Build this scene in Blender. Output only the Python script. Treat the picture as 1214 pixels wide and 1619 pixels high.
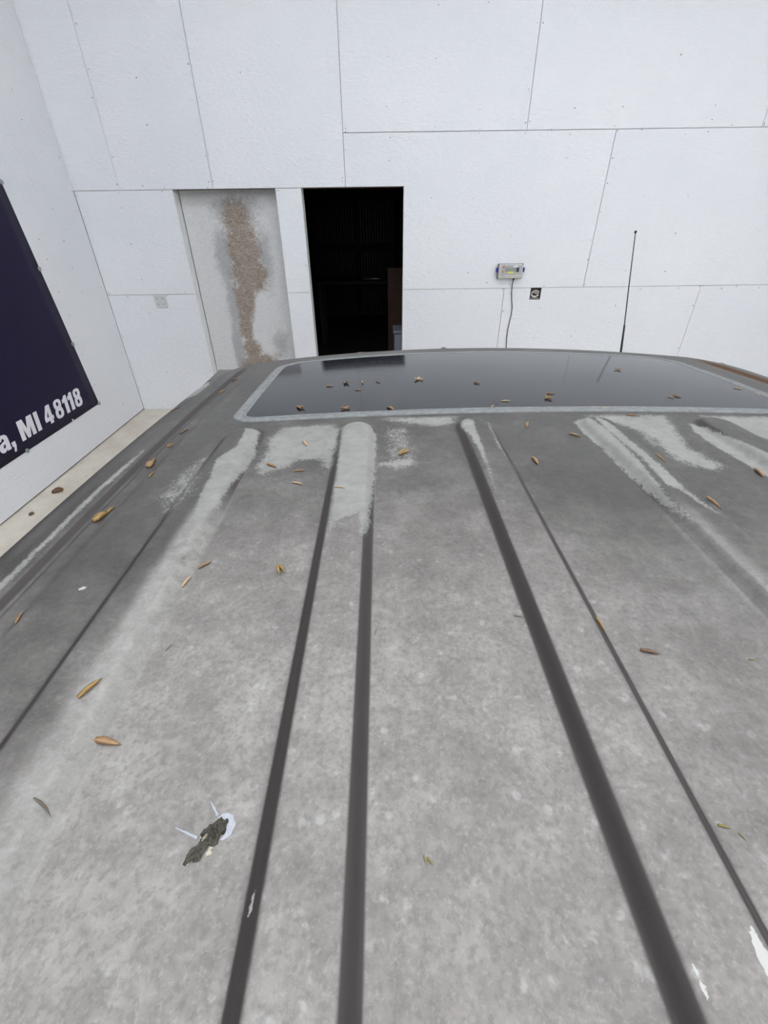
import bpy, bmesh, math, random
import numpy as np
from mathutils import Vector, Matrix
from mathutils.geometry import tessellate_polygon

for o in list(bpy.data.objects):
    bpy.data.objects.remove(o, do_unlink=True)
scene = bpy.context.scene
COL = scene.collection
random.seed(7)
rng = np.random.default_rng(7)

# ------------------------------------------------------------------ camera
F_PX, PITCH, ROLL = 700.0, math.radians(33.6), math.radians(0.8)
cd = bpy.data.cameras.new('camera'); cam = bpy.data.objects.new('camera', cd); COL.objects.link(cam)
cd.sensor_fit = 'VERTICAL'; cd.sensor_height = 36.0; cd.lens = 36.0 * F_PX / 1619.0
cd.clip_start = 0.01; cd.clip_end = 200
fw = Vector((0, math.cos(PITCH), -math.sin(PITCH))); up0 = Vector((0, math.sin(PITCH), math.cos(PITCH))); rt0 = Vector((1, 0, 0))
rt = rt0 * math.cos(ROLL) - up0 * math.sin(ROLL)
up = rt0 * math.sin(ROLL) + up0 * math.cos(ROLL)
m = Matrix((rt, up, -fw)).transposed().to_4x4(); m.translation = (0, 0, 1.94)
cam.matrix_world = m
scene.camera = cam

# ------------------------------------------------------------------ world, exposure
w = bpy.data.worlds.new('overcast_sky'); scene.world = w; w.use_nodes = True
w.node_tree.nodes['Background'].inputs[0].default_value = (0.80, 0.88, 1.0, 1)
w.node_tree.nodes['Background'].inputs[1].default_value = 2.4
scene.view_settings.view_transform = 'Standard'; scene.view_settings.look = 'None'
scene.view_settings.exposure = 0.0; scene.view_settings.gamma = 1.0; scene.view_settings.use_curve_mapping = False
LAMP_STRENGTH = 15.4
# daylight enters through the open overhead door in the wall behind the camera
pl = bpy.data.lights.new('door_daylight_portal', 'AREA'); pl.shape = 'RECTANGLE'; pl.size = 4.6; pl.size_y = 3.6
pl.cycles.is_portal = True
po = bpy.data.objects.new('door_daylight_portal', pl); COL.objects.link(po)
po.location = (0.6, -7.9, 1.85); po.rotation_euler = (math.radians(90), 0, 0)

# ------------------------------------------------------------------ helpers
def link(o, parent=None):
    COL.objects.link(o)
    if parent is not None: o.parent = parent
    return o
def tag(o, label, cat, group=None):
    o['label'] = label; o['category'] = cat
    if group: o['group'] = group
    return o
def empty(name, loc=(0, 0, 0)):
    o = bpy.data.objects.new(name, None); o.empty_display_size = 0.1; o.location = loc
    return link(o)
def mesh_obj(name, verts, faces, mat, parent=None, smooth=False, origin=None):
    """verts in world space; origin: where the object's own origin sits (parent at identity rotation)"""
    base = Vector(parent_world(parent)) if parent else Vector((0, 0, 0))
    org = Vector(origin) if origin is not None else base
    v = np.asarray(verts, dtype=float) - np.array(org)
    me = bpy.data.meshes.new(name); me.from_pydata(v.tolist(), [], faces); me.update()
    if smooth: me.polygons.foreach_set('use_smooth', [True] * len(me.polygons))
    if mat: me.materials.append(mat)
    o = bpy.data.objects.new(name, me); o.location = org - base
    return link(o, parent)
def parent_world(p):
    l = Vector(p.location)
    while p.parent: p = p.parent; l = l + Vector(p.location)
    return l
def bm_obj(name, bm, mat, parent=None, smooth=False, origin=None):
    bm.verts.ensure_lookup_table(); bm.verts.index_update()
    vs = [v.co[:] for v in bm.verts]; fs = [[v.index for v in f.verts] for f in bm.faces]; bm.free()
    return mesh_obj(name, vs, fs, mat, parent, smooth, origin)
def add_box(bm, x0, x1, y0, y1, z0, z1, bevel=0.0):
    r = bmesh.ops.create_cube(bm, size=1.0)
    for v in r['verts']:
        v.co = Vector(((x0 + x1) / 2 + v.co.x * (x1 - x0), (y0 + y1) / 2 + v.co.y * (y1 - y0), (z0 + z1) / 2 + v.co.z * (z1 - z0)))
    if bevel > 0:
        es = list({e for v in r['verts'] for e in v.link_edges})
        bmesh.ops.bevel(bm, geom=es, offset=bevel, segments=2, affect='EDGES', profile=0.5)
def box(name, x0, x1, y0, y1, z0, z1, mat, parent=None, bevel=0.0, origin=None):
    bm = bmesh.new(); add_box(bm, x0, x1, y0, y1, z0, z1, bevel)
    return bm_obj(name, bm, mat, parent, False, origin)
def tube_vf(pts, radii, seg=8):
    """tapered tube through points, as verts and faces"""
    pts = [Vector(p) for p in pts]; V = []; Fc = []
    if not hasattr(radii, '__len__'): radii = [radii] * len(pts)
    ref = Vector((0.31, 0.77, 0.55)).normalized()
    for i, p in enumerate(pts):
        t = (pts[min(i + 1, len(pts) - 1)] - pts[max(i - 1, 0)]).normalized()
        a = t.cross(ref).normalized(); b = t.cross(a)
        for k in range(seg):
            an = 2 * math.pi * k / seg
            V.append((p + (a * math.cos(an) + b * math.sin(an)) * radii[i])[:])
    for i in range(len(pts) - 1):
        for k in range(seg):
            k2 = (k + 1) % seg
            Fc.append((i * seg + k, i * seg + k2, (i + 1) * seg + k2, (i + 1) * seg + k))
    Fc.append(tuple(range(seg))[::-1]); n = (len(pts) - 1) * seg; Fc.append(tuple(range(n, n + seg)))
    return V, Fc
def tube(name, pts, radii, mat, parent=None, seg=8, origin=None):
    V, Fc = tube_vf(pts, radii, seg)
    return mesh_obj(name, V, Fc, mat, parent, True, origin)
def attr(o, name, arr):
    a = o.data.attributes.new(name, 'FLOAT', 'POINT'); a.data.foreach_set('value', np.asarray(arr, dtype=np.float32))

# ------------------------------------------------------------------ materials
class NT:
    def __init__(s, name):
        s.m = bpy.data.materials.new(name); s.m.use_nodes = True; s.t = s.m.node_tree; s.n = s.t.nodes
        s.b = s.n['Principled BSDF']
    def node(s, typ, **kw):
        n = s.n.new(typ)
        for k, v in kw.items(): setattr(n, k, v)
        return n
    def set(s, sock, v):
        if hasattr(v, 'outputs') or isinstance(v, bpy.types.NodeSocket):
            s.t.links.new(v if isinstance(v, bpy.types.NodeSocket) else v.outputs[0], sock)
        else: sock.default_value = v
    def coord(s, scale=(1, 1, 1), rot=(0, 0, 0)):
        tc = s.node('ShaderNodeTexCoord'); mp = s.node('ShaderNodeMapping')
        mp.inputs['Scale'].default_value = scale; mp.inputs['Rotation'].default_value = rot
        s.t.links.new(tc.outputs['Object'], mp.inputs['Vector']); return mp.outputs[0]
    def noise(s, vec, scale, detail=4, rough=0.55, dist=0.0):
        n = s.node('ShaderNodeTexNoise'); s.t.links.new(vec, n.inputs['Vector'])
        n.inputs['Scale'].default_value = scale; n.inputs['Detail'].default_value = detail
        n.inputs['Roughness'].default_value = rough; n.inputs['Distortion'].default_value = dist
        return n.outputs['Fac']
    def voronoi(s, vec, scale, feature='F1'):
        n = s.node('ShaderNodeTexVoronoi', feature=feature); s.t.links.new(vec, n.inputs['Vector'])
        n.inputs['Scale'].default_value = scale
        return n
    def ramp(s, fac, stops):
        r = s.node('ShaderNodeValToRGB'); s.t.links.new(fac, r.inputs[0]); e = r.color_ramp.elements
        while len(e) < len(stops): e.new(0.5)
        for el, (p, c) in zip(e, stops):
            el.position = p; el.color = (c, c, c, 1) if not hasattr(c, '__len__') else (*c, 1)
        return r.outputs[0]
    def math(s, op, a, b=None, c=None, clamp=False):
        n = s.node('ShaderNodeMath', operation=op); n.use_clamp = clamp
        s.set(n.inputs[0], a)
        if b is not None: s.set(n.inputs[1], b)
        if c is not None: s.set(n.inputs[2], c)
        return n.outputs[0]
    def smooth(s, v, a, b):
        n = s.node('ShaderNodeMapRange', interpolation_type='SMOOTHSTEP'); s.set(n.inputs[0], v)
        n.inputs[1].default_value = a; n.inputs[2].default_value = b
        return n.outputs[0]
    def mix(s, fac, a, b):
        n = s.node('ShaderNodeMix', data_type='RGBA'); s.set(n.inputs[0], fac)
        for i, c in ((6, a), (7, b)):
            if isinstance(c, bpy.types.NodeSocket): s.t.links.new(c, n.inputs[i])
            else: n.inputs[i].default_value = (*c, 1)
        return n.outputs[2]
    def attr(s, name):
        n = s.node('ShaderNodeAttribute', attribute_name=name); return n.outputs['Fac']
    def bump(s, h, strength, dist=0.01):
        n = s.node('ShaderNodeBump'); s.t.links.new(h, n.inputs['Height'])
        n.inputs['Strength'].default_value = strength; n.inputs['Distance'].default_value = dist
        s.t.links.new(n.outputs[0], s.b.inputs['Normal'])
    def out(s, color=None, rough=None, metal=None, **kw):
        if color is not None:
            if isinstance(color, bpy.types.NodeSocket): s.t.links.new(color, s.b.inputs['Base Color'])
            else: s.b.inputs['Base Color'].default_value = (*color, 1)
        for k, v in (('Roughness', rough), ('Metallic', metal)):
            if v is not None: s.set(s.b.inputs[k], v)
        for k, v in kw.items(): s.set(s.b.inputs[k.replace('_', ' ')], v)
        return s.m
def plain(name, col, rough=0.6, metal=0.0, var=0.12, scale=40.0, **kw):
    t = NT(name); c = t.coord(); f = t.noise(c, scale, 4)
    lo = tuple(max(0, x * (1 - var)) for x in col); hi = tuple(min(1, x * (1 + var)) for x in col)
    return t.out(t.ramp(f, [(0.3, lo), (0.7, hi)]), rough, metal, **kw)

def painted_osb():
    t = NT('white_painted_osb')
    # strands of the board show through the paint as soft raised flakes in mixed directions
    h = t.math('ADD', t.noise(t.coord((5, 5, 16)), 3, 4, 0.62, 1.2), t.math('ADD', t.noise(t.coord((5, 5, 15), (0, 0.6, 0)), 3.4, 3, 0.6, 0.8), t.noise(t.coord((5, 5, 15), (0, -0.7, 0)), 3.1, 3, 0.6, 0.8)))
    big = t.noise(t.coord(), 0.9, 4, 0.6)
    col = t.ramp(big, [(0.3, (0.775, 0.788, 0.825)), (0.7, (0.83, 0.835, 0.855))])
    scr = t.smooth(t.noise(t.coord((12, 12, 60), (0, 0.35, 0)), 3.2, 3, 0.6, 1.2), 0.66, 0.76)
    col = t.mix(t.math('MULTIPLY', scr, 0.16), col, (0.52, 0.50, 0.49))
    fleck = t.smooth(t.noise(t.coord((1, 1, 1)), 75, 3, 0.6), 0.74, 0.80)
    col = t.mix(t.math('MULTIPLY', fleck, t.math('MULTIPLY', t.smooth(t.noise(t.coord(), 4, 3), 0.5, 0.7), 0.5)), col, (0.42, 0.36, 0.31))
    t.bump(h, 0.6, 0.010)
    return t.out(col, 0.55)
M = {}
M['wall'] = painted_osb()
def concrete():
    t = NT('beige_concrete_floor'); c = t.coord()
    f = t.noise(c, 3, 6, 0.65); g = t.noise(c, 60, 4)
    col = t.ramp(f, [(0.3, (0.56, 0.50, 0.42)), (0.7, (0.72, 0.67, 0.58))])
    d = t.smooth(t.noise(t.coord((5, 2, 1)), 5, 5, 0.7, 0.5), 0.60, 0.72)
    col = t.mix(t.math('MULTIPLY', d, 0.55), col, (0.22, 0.19, 0.15))
    t.bump(g, 0.3, 0.004); return t.out(col, 0.85)
M['concrete'] = concrete()
M['backing'] = plain('bare_osb_edges', (0.16, 0.125, 0.095), 0.9)
M['ceiling'] = plain('white_ceiling_paint', (0.80, 0.80, 0.80), 0.7, var=0.03)
M['jamb'] = plain('painted_jamb_board', (0.78, 0.78, 0.775), 0.6, var=0.06, scale=12)
M['nail'] = plain('nail_head_steel', (0.20, 0.175, 0.16), 0.7)
M['dark_room'] = plain('unlit_shade_wall', (0.020, 0.017, 0.016), 0.9, scale=6)  # near-black colour stands in for the shade of the unlit room
M['dark_metal_sheet'] = plain('dark_corrugated_sheet', (0.05, 0.05, 0.06), 0.5, 0.3, scale=6)
M['brown_board'] = plain('brown_wood_board', (0.085, 0.04, 0.025), 0.7, scale=10)
M['dark_wood'] = plain('dark_timber', (0.03, 0.024, 0.02), 0.8, scale=10)
M['grey_plastic'] = plain('grey_blue_plastic', (0.30, 0.33, 0.40), 0.5)
M['black'] = plain('black_rubber', (0.012, 0.012, 0.014), 0.5)
M['housing'] = plain('lamp_housing_white', (0.75, 0.75, 0.75), 0.4, var=0.03)
def emis(name, col, s):
    t = NT(name); t.b.inputs['Emission Color'].default_value = (*col, 1); t.b.inputs['Emission Strength'].default_value = s
    return t.out(col, 0.5)
M['lamp'] = emis('lamp_diffuser_lit', (0.905, 0.95, 1.0), LAMP_STRENGTH)

def worn_board():
    t = NT('scuffed_white_board')
    wear, grime_shade = t.attr('wear'), t.attr('grime_shade')
    c = t.coord(); fine = t.noise(t.coord((1, 1, 1)), 45, 5, 0.7, 1.0); mid = t.noise(c, 9, 5, 0.65)
    strand = t.noise(t.coord((9, 9, 22), (0, 0.8, 0)), 3, 5, 0.7, 2.0)
    n = t.math('ADD', t.math('MULTIPLY', fine, 0.6), t.math('MULTIPLY', mid, 0.5))
    mk = t.smooth(t.math('ADD', wear, t.math('MULTIPLY', t.math('SUBTRACT', n, 0.55), 1.3)), 0.22, 0.62)
    osb = t.ramp(strand, [(0.34, (0.11, 0.075, 0.052)), (0.5, (0.25, 0.19, 0.145)), (0.66, (0.46, 0.375, 0.30))])
    paint = t.ramp(strand, [(0.35, (0.56, 0.555, 0.55)), (0.65, (0.70, 0.70, 0.705))])
    gk = t.smooth(t.math('ADD', grime_shade, t.math('MULTIPLY', t.math('SUBTRACT', n, 0.55), 1.2)), 0.22, 0.72)
    base = t.mix(t.math('MULTIPLY', gk, 0.58), paint, (0.23, 0.225, 0.235))
    col = t.mix(t.math('MULTIPLY', mk, 0.88), base, osb)
    t.bump(strand, 0.4, 0.004); return t.out(col, 0.75)
M['worn_board'] = worn_board()

def roof_paint():
    t = NT('weathered_grey_metallic_roof_paint')
    peel, chip, rust = t.attr('peel'), t.attr('chip'), t.attr('rust')
    c = t.coord()
    big = t.noise(c, 3.2, 4, 0.6); mid = t.noise(c, 22, 5, 0.6); fine = t.noise(c, 240, 3, 0.6); blot = t.noise(c, 75, 4, 0.62, 0.4)
    # old dust film with dried water spots on gun-metal paint
    dust = t.math('ADD', t.math('MULTIPLY', mid, 0.55), t.math('ADD', t.math('MULTIPLY', blot, 0.55), t.math('MULTIPLY', big, 0.45)))
    film = t.ramp(dust, [(0.55, (0.170, 0.155, 0.143)), (0.78, (0.238, 0.219, 0.203)), (1.0, (0.33, 0.309, 0.29))])
    wv = t.voronoi(c, 95); spot = t.math('MULTIPLY', t.smooth(wv.outputs['Distance'], 0.34, 0.18), t.smooth(blot, 0.50, 0.62))
    film = t.mix(t.math('MULTIPLY', spot, 0.50), film, (0.40, 0.39, 0.375))
    fleck = t.noise(c, 420, 3, 0.6, 0.5)
    film = t.mix(t.math('MULTIPLY', t.smooth(fine, 0.42, 0.70), 0.42), film, (0.105, 0.099, 0.094))
    film = t.mix(t.math('MULTIPLY', t.smooth(fleck, 0.52, 0.72), 0.35), film, (0.36, 0.35, 0.34))
    # level metal takes the film tone, steep faces such as rib flanks a dark one
    g = t.node('ShaderNodeNewGeometry'); sp = t.node('ShaderNodeSeparateXYZ'); t.t.links.new(g.outputs['Normal'], sp.inputs[0])
    level = t.smooth(sp.outputs[2], 0.84, 0.97)
    # the roof tone is paler towards the tail, darker to the front, left and right
    gun = t.ramp(dust, [(0.55, (0.052, 0.049, 0.045)), (0.95, (0.092, 0.087, 0.081))])
    gun = t.mix(t.math('MULTIPLY', t.smooth(fleck, 0.52, 0.72), 0.30), gun, (0.17, 0.165, 0.155))
    tone_fac = t.math('ADD', t.attr('tone_mix'), t.math('MULTIPLY', t.math('SUBTRACT', mid, 0.5), 0.5), clamp=True)
    film = t.mix(tone_fac, gun, film)
    base = t.mix(level, (0.048, 0.041, 0.040), film)
    # pale band along one flank of two ribs, fading out towards the sunroof
    band_col = t.ramp(t.math('ADD', t.math('MULTIPLY', blot, 0.6), t.math('MULTIPLY', fleck, 0.4)), [(0.36, (0.22, 0.208, 0.195)), (0.64, (0.33, 0.315, 0.298))])
    pale_band = t.math('MULTIPLY', t.attr('pale_band'), t.smooth(dust, 0.30, 0.70))
    base = t.mix(pale_band, base, band_col)
    # peeled clear coat: pale chalky areas with ragged edges
    rag = t.noise(t.coord((150, 60, 60)), 2.4, 5, 0.75, 0.3); rag2 = t.noise(c, 420, 4, 0.7); rag3 = t.noise(c, 60, 4, 0.65)
    edge = t.math('ADD', t.math('MULTIPLY', t.math('SUBTRACT', rag, 0.5), 0.55), t.math('ADD', t.math('MULTIPLY', t.math('SUBTRACT', rag2, 0.5), 1.1), t.math('MULTIPLY', t.math('SUBTRACT', rag3, 0.5), 0.6)))
    pm = t.smooth(t.math('ADD', peel, edge), 0.42, 0.60)
    chalk = t.ramp(dust, [(0.55, (0.185, 0.181, 0.171)), (0.95, (0.275, 0.27, 0.256))])
    base = t.mix(t.math('MULTIPLY', pm, 0.95), base, chalk)
    cm = t.smooth(t.math('ADD', chip, t.math('MULTIPLY', t.math('SUBTRACT', rag2, 0.5), 0.9)), 0.46, 0.54)
    base = t.mix(cm, base, (0.46, 0.45, 0.43))
    base = t.mix(t.math('MULTIPLY', rust, t.smooth(mid, 0.25, 0.5)), base, (0.11, 0.052, 0.018))
    met = t.math('MULTIPLY', t.math('SUBTRACT', 1.0, pm), 0.26)
    rough = t.math('ADD', t.math('MULTIPLY', mid, 0.18), t.math('ADD', 0.46, t.math('MULTIPLY', pm, 0.20)))
    t.bump(fine, 0.25, 0.0005)
    return t.out(base, rough, met)
M['roof'] = roof_paint()
M['paint'] = plain('dusty_grey_body_paint', (0.12, 0.115, 0.11), 0.4, 0.3, scale=8)
def dusty_glass():
    t = NT('dusty_tinted_glass'); c = t.coord()
    st = t.noise(t.coord((3, 14, 1)), 3.0, 5, 0.65, 0.5); sp = t.noise(c, 160, 3, 0.6); sm = t.noise(t.coord((6, 30, 1)), 4, 4, 0.6)
    d = t.math('ADD', t.math('MULTIPLY', st, 0.7), t.math('MULTIPLY', sp, 0.4))
    col = t.ramp(d, [(0.35, (0.009, 0.010, 0.014)), (0.60, (0.017, 0.018, 0.022)), (0.85, (0.055, 0.056, 0.06))])
    smear = t.smooth(sm, 0.66, 0.76)
    col = t.mix(t.math('MULTIPLY', smear, 0.35), col, (0.17, 0.17, 0.165))
    ro = t.ramp(d, [(0.4, 0.055), (0.75, 0.13)])
    return t.out(col, ro, 0.0, Specular_IOR_Level=0.26)
M['sun_glass'] = dusty_glass()
M['seal'] = plain('weathered_grey_rubber_seal', (0.175, 0.18, 0.182), 0.7, scale=90, var=0.2)
M['window_glass'] = plain('dark_window_glass', (0.02, 0.022, 0.024), 0.08)
M['chrome'] = plain('dull_metal', (0.45, 0.45, 0.45), 0.3, 0.9)
def husk_mat(name, a, b):
    t = NT(name); f = t.noise(t.coord((1, 7, 7)), 3.2, 4, 0.65)
    return t.out(t.ramp(f, [(0.3, a), (0.7, b)]), 0.5)
M['husk'] = husk_mat('tan_dry_husk', (0.13, 0.062, 0.026), (0.42, 0.26, 0.125))
M['husk_pale'] = husk_mat('pale_straw_husk', (0.30, 0.19, 0.10), (0.56, 0.41, 0.25))
M['husk_dark'] = husk_mat('dark_brown_husk', (0.05, 0.026, 0.015), (0.24, 0.13, 0.065))
M['husk_gold'] = husk_mat('golden_dry_husk', (0.11, 0.055, 0.015), (0.46, 0.29, 0.09))
M['husk_green'] = husk_mat('olive_plant_bit', (0.14, 0.11, 0.03), (0.30, 0.24, 0.07))
M['twig'] = husk_mat('grey_brown_twig', (0.06, 0.045, 0.03), (0.16, 0.12, 0.085))
M['navy'] = plain('navy_vinyl_banner', (0.0125, 0.0085, 0.034), 0.5, scale=3, var=0.10, Specular_IOR_Level=0.18)
M['letter'] = plain('white_vinyl_print', (0.78, 0.76, 0.82), 0.5, var=0.03)
M['grommet'] = plain('galvanised_washer', (0.33, 0.36, 0.36), 0.45, 0.5)
M['meter_case'] = plain('off_white_plastic_case', (0.60, 0.60, 0.57), 0.5, var=0.06)
M['meter_face'] = plain('grey_printed_face', (0.42, 0.43, 0.41), 0.5, var=0.05)
M['lcd'] = plain('green_grey_display', (0.27, 0.31, 0.27), 0.3, var=0.05)
M['blue'] = plain('blue_plastic_clip', (0.03, 0.035, 0.22), 0.45)
M['red'] = plain('red_button_print', (0.62, 0.16, 0.10), 0.5)
M['yellow'] = plain('yellow_label_print', (0.74, 0.70, 0.12), 0.5)
M['pale_print'] = plain('pale_label_print', (0.72, 0.78, 0.82), 0.4)
M['navy_print'] = plain('dark_keypad_print', (0.035, 0.035, 0.075), 0.4)
M['outlet'] = plain('painted_outlet_plate', (0.60, 0.60, 0.60), 0.55, var=0.05)
M['wire'] = plain('white_electric_wire', (0.68, 0.67, 0.63), 0.45)
M['void'] = plain('dark_wall_cavity', (0.09, 0.07, 0.055), 0.9)
M['white_drop'] = plain('white_bird_splash', (0.40, 0.41, 0.45), 0.9, scale=400)
M['drop_dark'] = plain('dark_grey_dropping', (0.055, 0.05, 0.038), 0.9, var=0.8, scale=500)
M['drop_pale'] = plain('cream_dropping_bits', (0.52, 0.48, 0.38), 0.8, scale=400)

# plan outlines (metres from the vehicle centre line, metres forward) of peeled and chipped paint
SOLID=[
  [(-.4562,.6872),(-.4444,.5981),(-.4473,.5538),(-.4534,.4966),(-.4537,.4488),(-.4618,.4154),(-.4657,.3817),(-.4723,.3789),(-.4755,.395),(-.47,.4075),(-.4729,.4304),(-.4805,.4613),(-.4848,.5217),(-.4939,.5792),(-.4771,.6202),(-.4788,.664),(-.4827,.6995)],
  [(-.4379,.666),(-.4207,.7132),(-.3384,.7168),(-.3243,.6891),(-.325,.5684),(-.3287,.5416),(-.3425,.5783),(-.3762,.5818),(-.3893,.5609),(-.4188,.5431),(-.4353,.5601),(-.4282,.6207)],
  [(-.322,.7002),(-.3011,.7093),(-.274,.7005),(-.263,.6557),(-.2645,.5094),(-.2713,.3758),(-.2787,.3762),(-.2809,.4154),(-.2902,.4122),(-.3073,.4011),(-.3124,.3739),(-.3127,.4654),(-.3167,.5905)],
  [(-.2525,.7343),(-.127,.7323),(-.136,.6996),(-.1638,.6873),(-.2149,.7121)],
  [(-.2579,.5545),(-.2307,.5703),(-.2123,.5751),(-.2091,.5547),(-.2361,.5413)],
  [(-.1247,.6901),(-.1141,.7039),(-.1024,.6915),(-.107,.6434),(-.1097,.5643),(-.1184,.4536),(-.1167,.4839),(-.1161,.545),(-.1181,.6196),(-.1266,.6575)],
  [(-.0794,.7016),(-.0752,.7014),(-.0844,.5692),(-.0793,.4985),(-.0807,.5122),(-.0865,.584)],
  [(.0672,.6957),(.0802,.7104),(.0903,.6953),(.0962,.6359),(.092,.5637),(.0863,.4989),(.0797,.4407),(.0805,.3835),(.0778,.3882),(.0725,.4271),(.0703,.4748),(.0673,.52),(.0687,.5939),(.0639,.6491)],
  [(.1016,.71),(.1133,.6752),(.111,.5845),(.1113,.5071),(.1083,.4446),(.1141,.3998),(.1084,.4136),(.1024,.4475),(.0913,.4623),(.0973,.5381),(.0958,.6236)],
  [(.0971,.7287),(.2364,.7295),(.2199,.662),(.1976,.5978),(.2103,.5361),(.192,.5212),(.1709,.5358),(.1571,.5758),(.1673,.6209),(.1495,.675)],
  [(.2589,.6965),(.2659,.6767),(.2736,.6107),(.2823,.547),(.2904,.4755),(.2557,.4338),(.2505,.5042),(.2465,.5366),(.2416,.5985),(.2441,.6545)],
  [(.3024,.7285),(.419,.729),(.4685,.674),(.3632,.5516),(.3424,.6275),(.3271,.6392),(.3191,.6871)],
  [(-.634,.665),(-.6335,.60),(-.636,.52),(-.636,.43),(-.635,.37),(-.634,.31),(-.634,.05),(-.641,.05),(-.641,.31),(-.642,.37),(-.643,.44),(-.645,.52),(-.640,.60)],
  [(-.7042,.9663),(-.7219, 1.0771),(-.6886, 1.1174),(-.6688, 1.0595),(-.6672,.9706)],
]
SPARSE=[
  [(-.5324,.6233),(-.5102,.6317),(-.4893,.5222),(-.4805,.4613),(-.5027,.4293),(-.5179,.4206),(-.558,.4814),(-.5548,.5672)],
  [(-.3576,.5538),(-.3287,.5416),(-.3253,.4664),(-.3441,.4534),(-.3486,.4996)],
  [(.0897,.5783),(.0919,.4938),(.1059,.4404),(.0835,.4477)],
  [(-.258,.7105),(-.1996,.6989),(-.2005,.5502),(-.2579,.5411)],
  [(-.3073,.4011),(-.2902,.4122),(-.2802,.4153),(-.2795,.3969),(-.2957,.3862),(-.3085,.3758)],
  [(.1513,.7128),(.2251,.6621),(.2038,.5846),(.2113,.5324),(.1779,.507),(.146,.5473),(.1335,.6114)],
]
CHIP=[
  [(-.0867,.0645),(-.0853,.06),(-.0853,.0536),(-.0835,.0486),(-.0891,.0409),(-.0902,.0467),(-.0903,.0527)],
  [(-.1194,.053),(-.1183,.05),(-.1181,.0422),(-.1189,.0363),(-.1206,.0404)],
  [(-.3233,.0802),(-.3214,.0807),(-.3202,.0727),(-.3223,.0723)],
  [(-.555,.3259),(-.5476,.3253),(-.5463,.3207),(-.5521,.3221)],
]

# ------------------------------------------------------------------ the setting
FZ = 0.05                                   # floor level
XL, XR, YB, YR, ZC = -2.87, 6.2, 5.15, -7.8, 4.85
def struct(o, label=None):
    o['kind'] = 'structure'
    if label: o['label'] = label
    return o
struct(box('floor', XL - 0.3, XR + 0.3, YR - 3.0, 11.6, FZ - 0.2, FZ, M['concrete']), 'beige concrete floor beside the vehicle')
struct(box('ceiling', XL - 0.3, XR + 0.3, YR - 0.3, YB + 0.3, ZC, ZC + 0.2, M['ceiling']), 'white ceiling of the workshop')

wb = struct(empty('wall_back', (0, YB + 0.012, FZ)), 'white painted board wall behind the vehicle')
D1 = (-1.946, -0.979); D2 = (-0.737, 0.229); DT = 2.182
bm = bmesh.new()
for x0, x1, z0, z1 in ((XL - 0.3, D1[0] - 0.012, FZ, DT + .012), (D1[1] + 0.012, D2[0] - 0.012, FZ, DT + .012), (D2[1] + 0.012, XR + 0.3, FZ, 1.195), (D2[1] + 0.012, 1.57, 1.195, 1.31),
                       (1.685, XR + 0.3, 1.195, 1.31), (D2[1] + 0.012, XR + 0.3, 1.31, DT + .012), (XL - 0.3, XR + 0.3, DT + 0.012, ZC)):
    add_box(bm, x0, x1, YB + 0.012, YB + 0.15, z0, z1)
bm_obj('wall_core', bm, M['backing'], wb)
def panel(poly, parent, dy=0.0, plane='y', gap=0.0022, at=YB, th=0.012, mat=None):
    """one board: outline in (x, z), front face towards -y (or towards +x for plane 'x' with outline in (y, z))"""
    cx = sum(p[0] for p in poly) / len(poly); cz = sum(p[1] for p in poly) / len(poly)
    pts = []
    n = len(poly)
    for i, p in enumerate(poly):      # shrink axis-aligned outline by the joint gap
        a, b = poly[i - 1], poly[(i + 1) % n]; q = [p[0], p[1]]
        area = sum(poly[k][0] * poly[(k + 1) % n][1] - poly[(k + 1) % n][0] * poly[k][1] for k in range(n))
        for (s, e) in ((a, p), (p, b)):
            d = (e[0] - s[0], e[1] - s[1]); L = math.hypot(*d) or 1; sg = 1 if area > 0 else -1
            q[0] += -d[1] / L * gap * sg; q[1] += d[0] / L * gap * sg
        pts.append(q)
    if plane == 'y':
        front = [(x, at - dy, z) for x, z in pts]; rear = [(x, at + th, z) for x, z in pts]
    else:
        front = [(at + dy, y, z) for y, z in pts]; rear = [(at - th, y, z) for y, z in pts]
    fs = [tuple(range(n)), tuple(range(n, 2 * n))[::-1]] + [(i, i + n, (i + 1) % n + n, (i + 1) % n) for i in range(n)]
    me_f = front + rear
    org = (cx, at, cz) if plane == 'y' else (at, cx, cz)
    o = mesh_obj('wall_panel', me_f, fs, mat or M['wall'], parent, False, org)
    bm = bmesh.new(); bm.from_mesh(o.data); bmesh.ops.recalc_face_normals(bm, faces=bm.faces); bm.to_mesh(o.data); bm.free()
    return o
def rect(x0, x1, z0, z1): return [(x0, z0), (x1, z0), (x1, z1), (x0, z1)]
H1, H2, H3, H4 = 2.183, 2.574, 1.311, 1.296
TOPZ = 3.793
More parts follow.
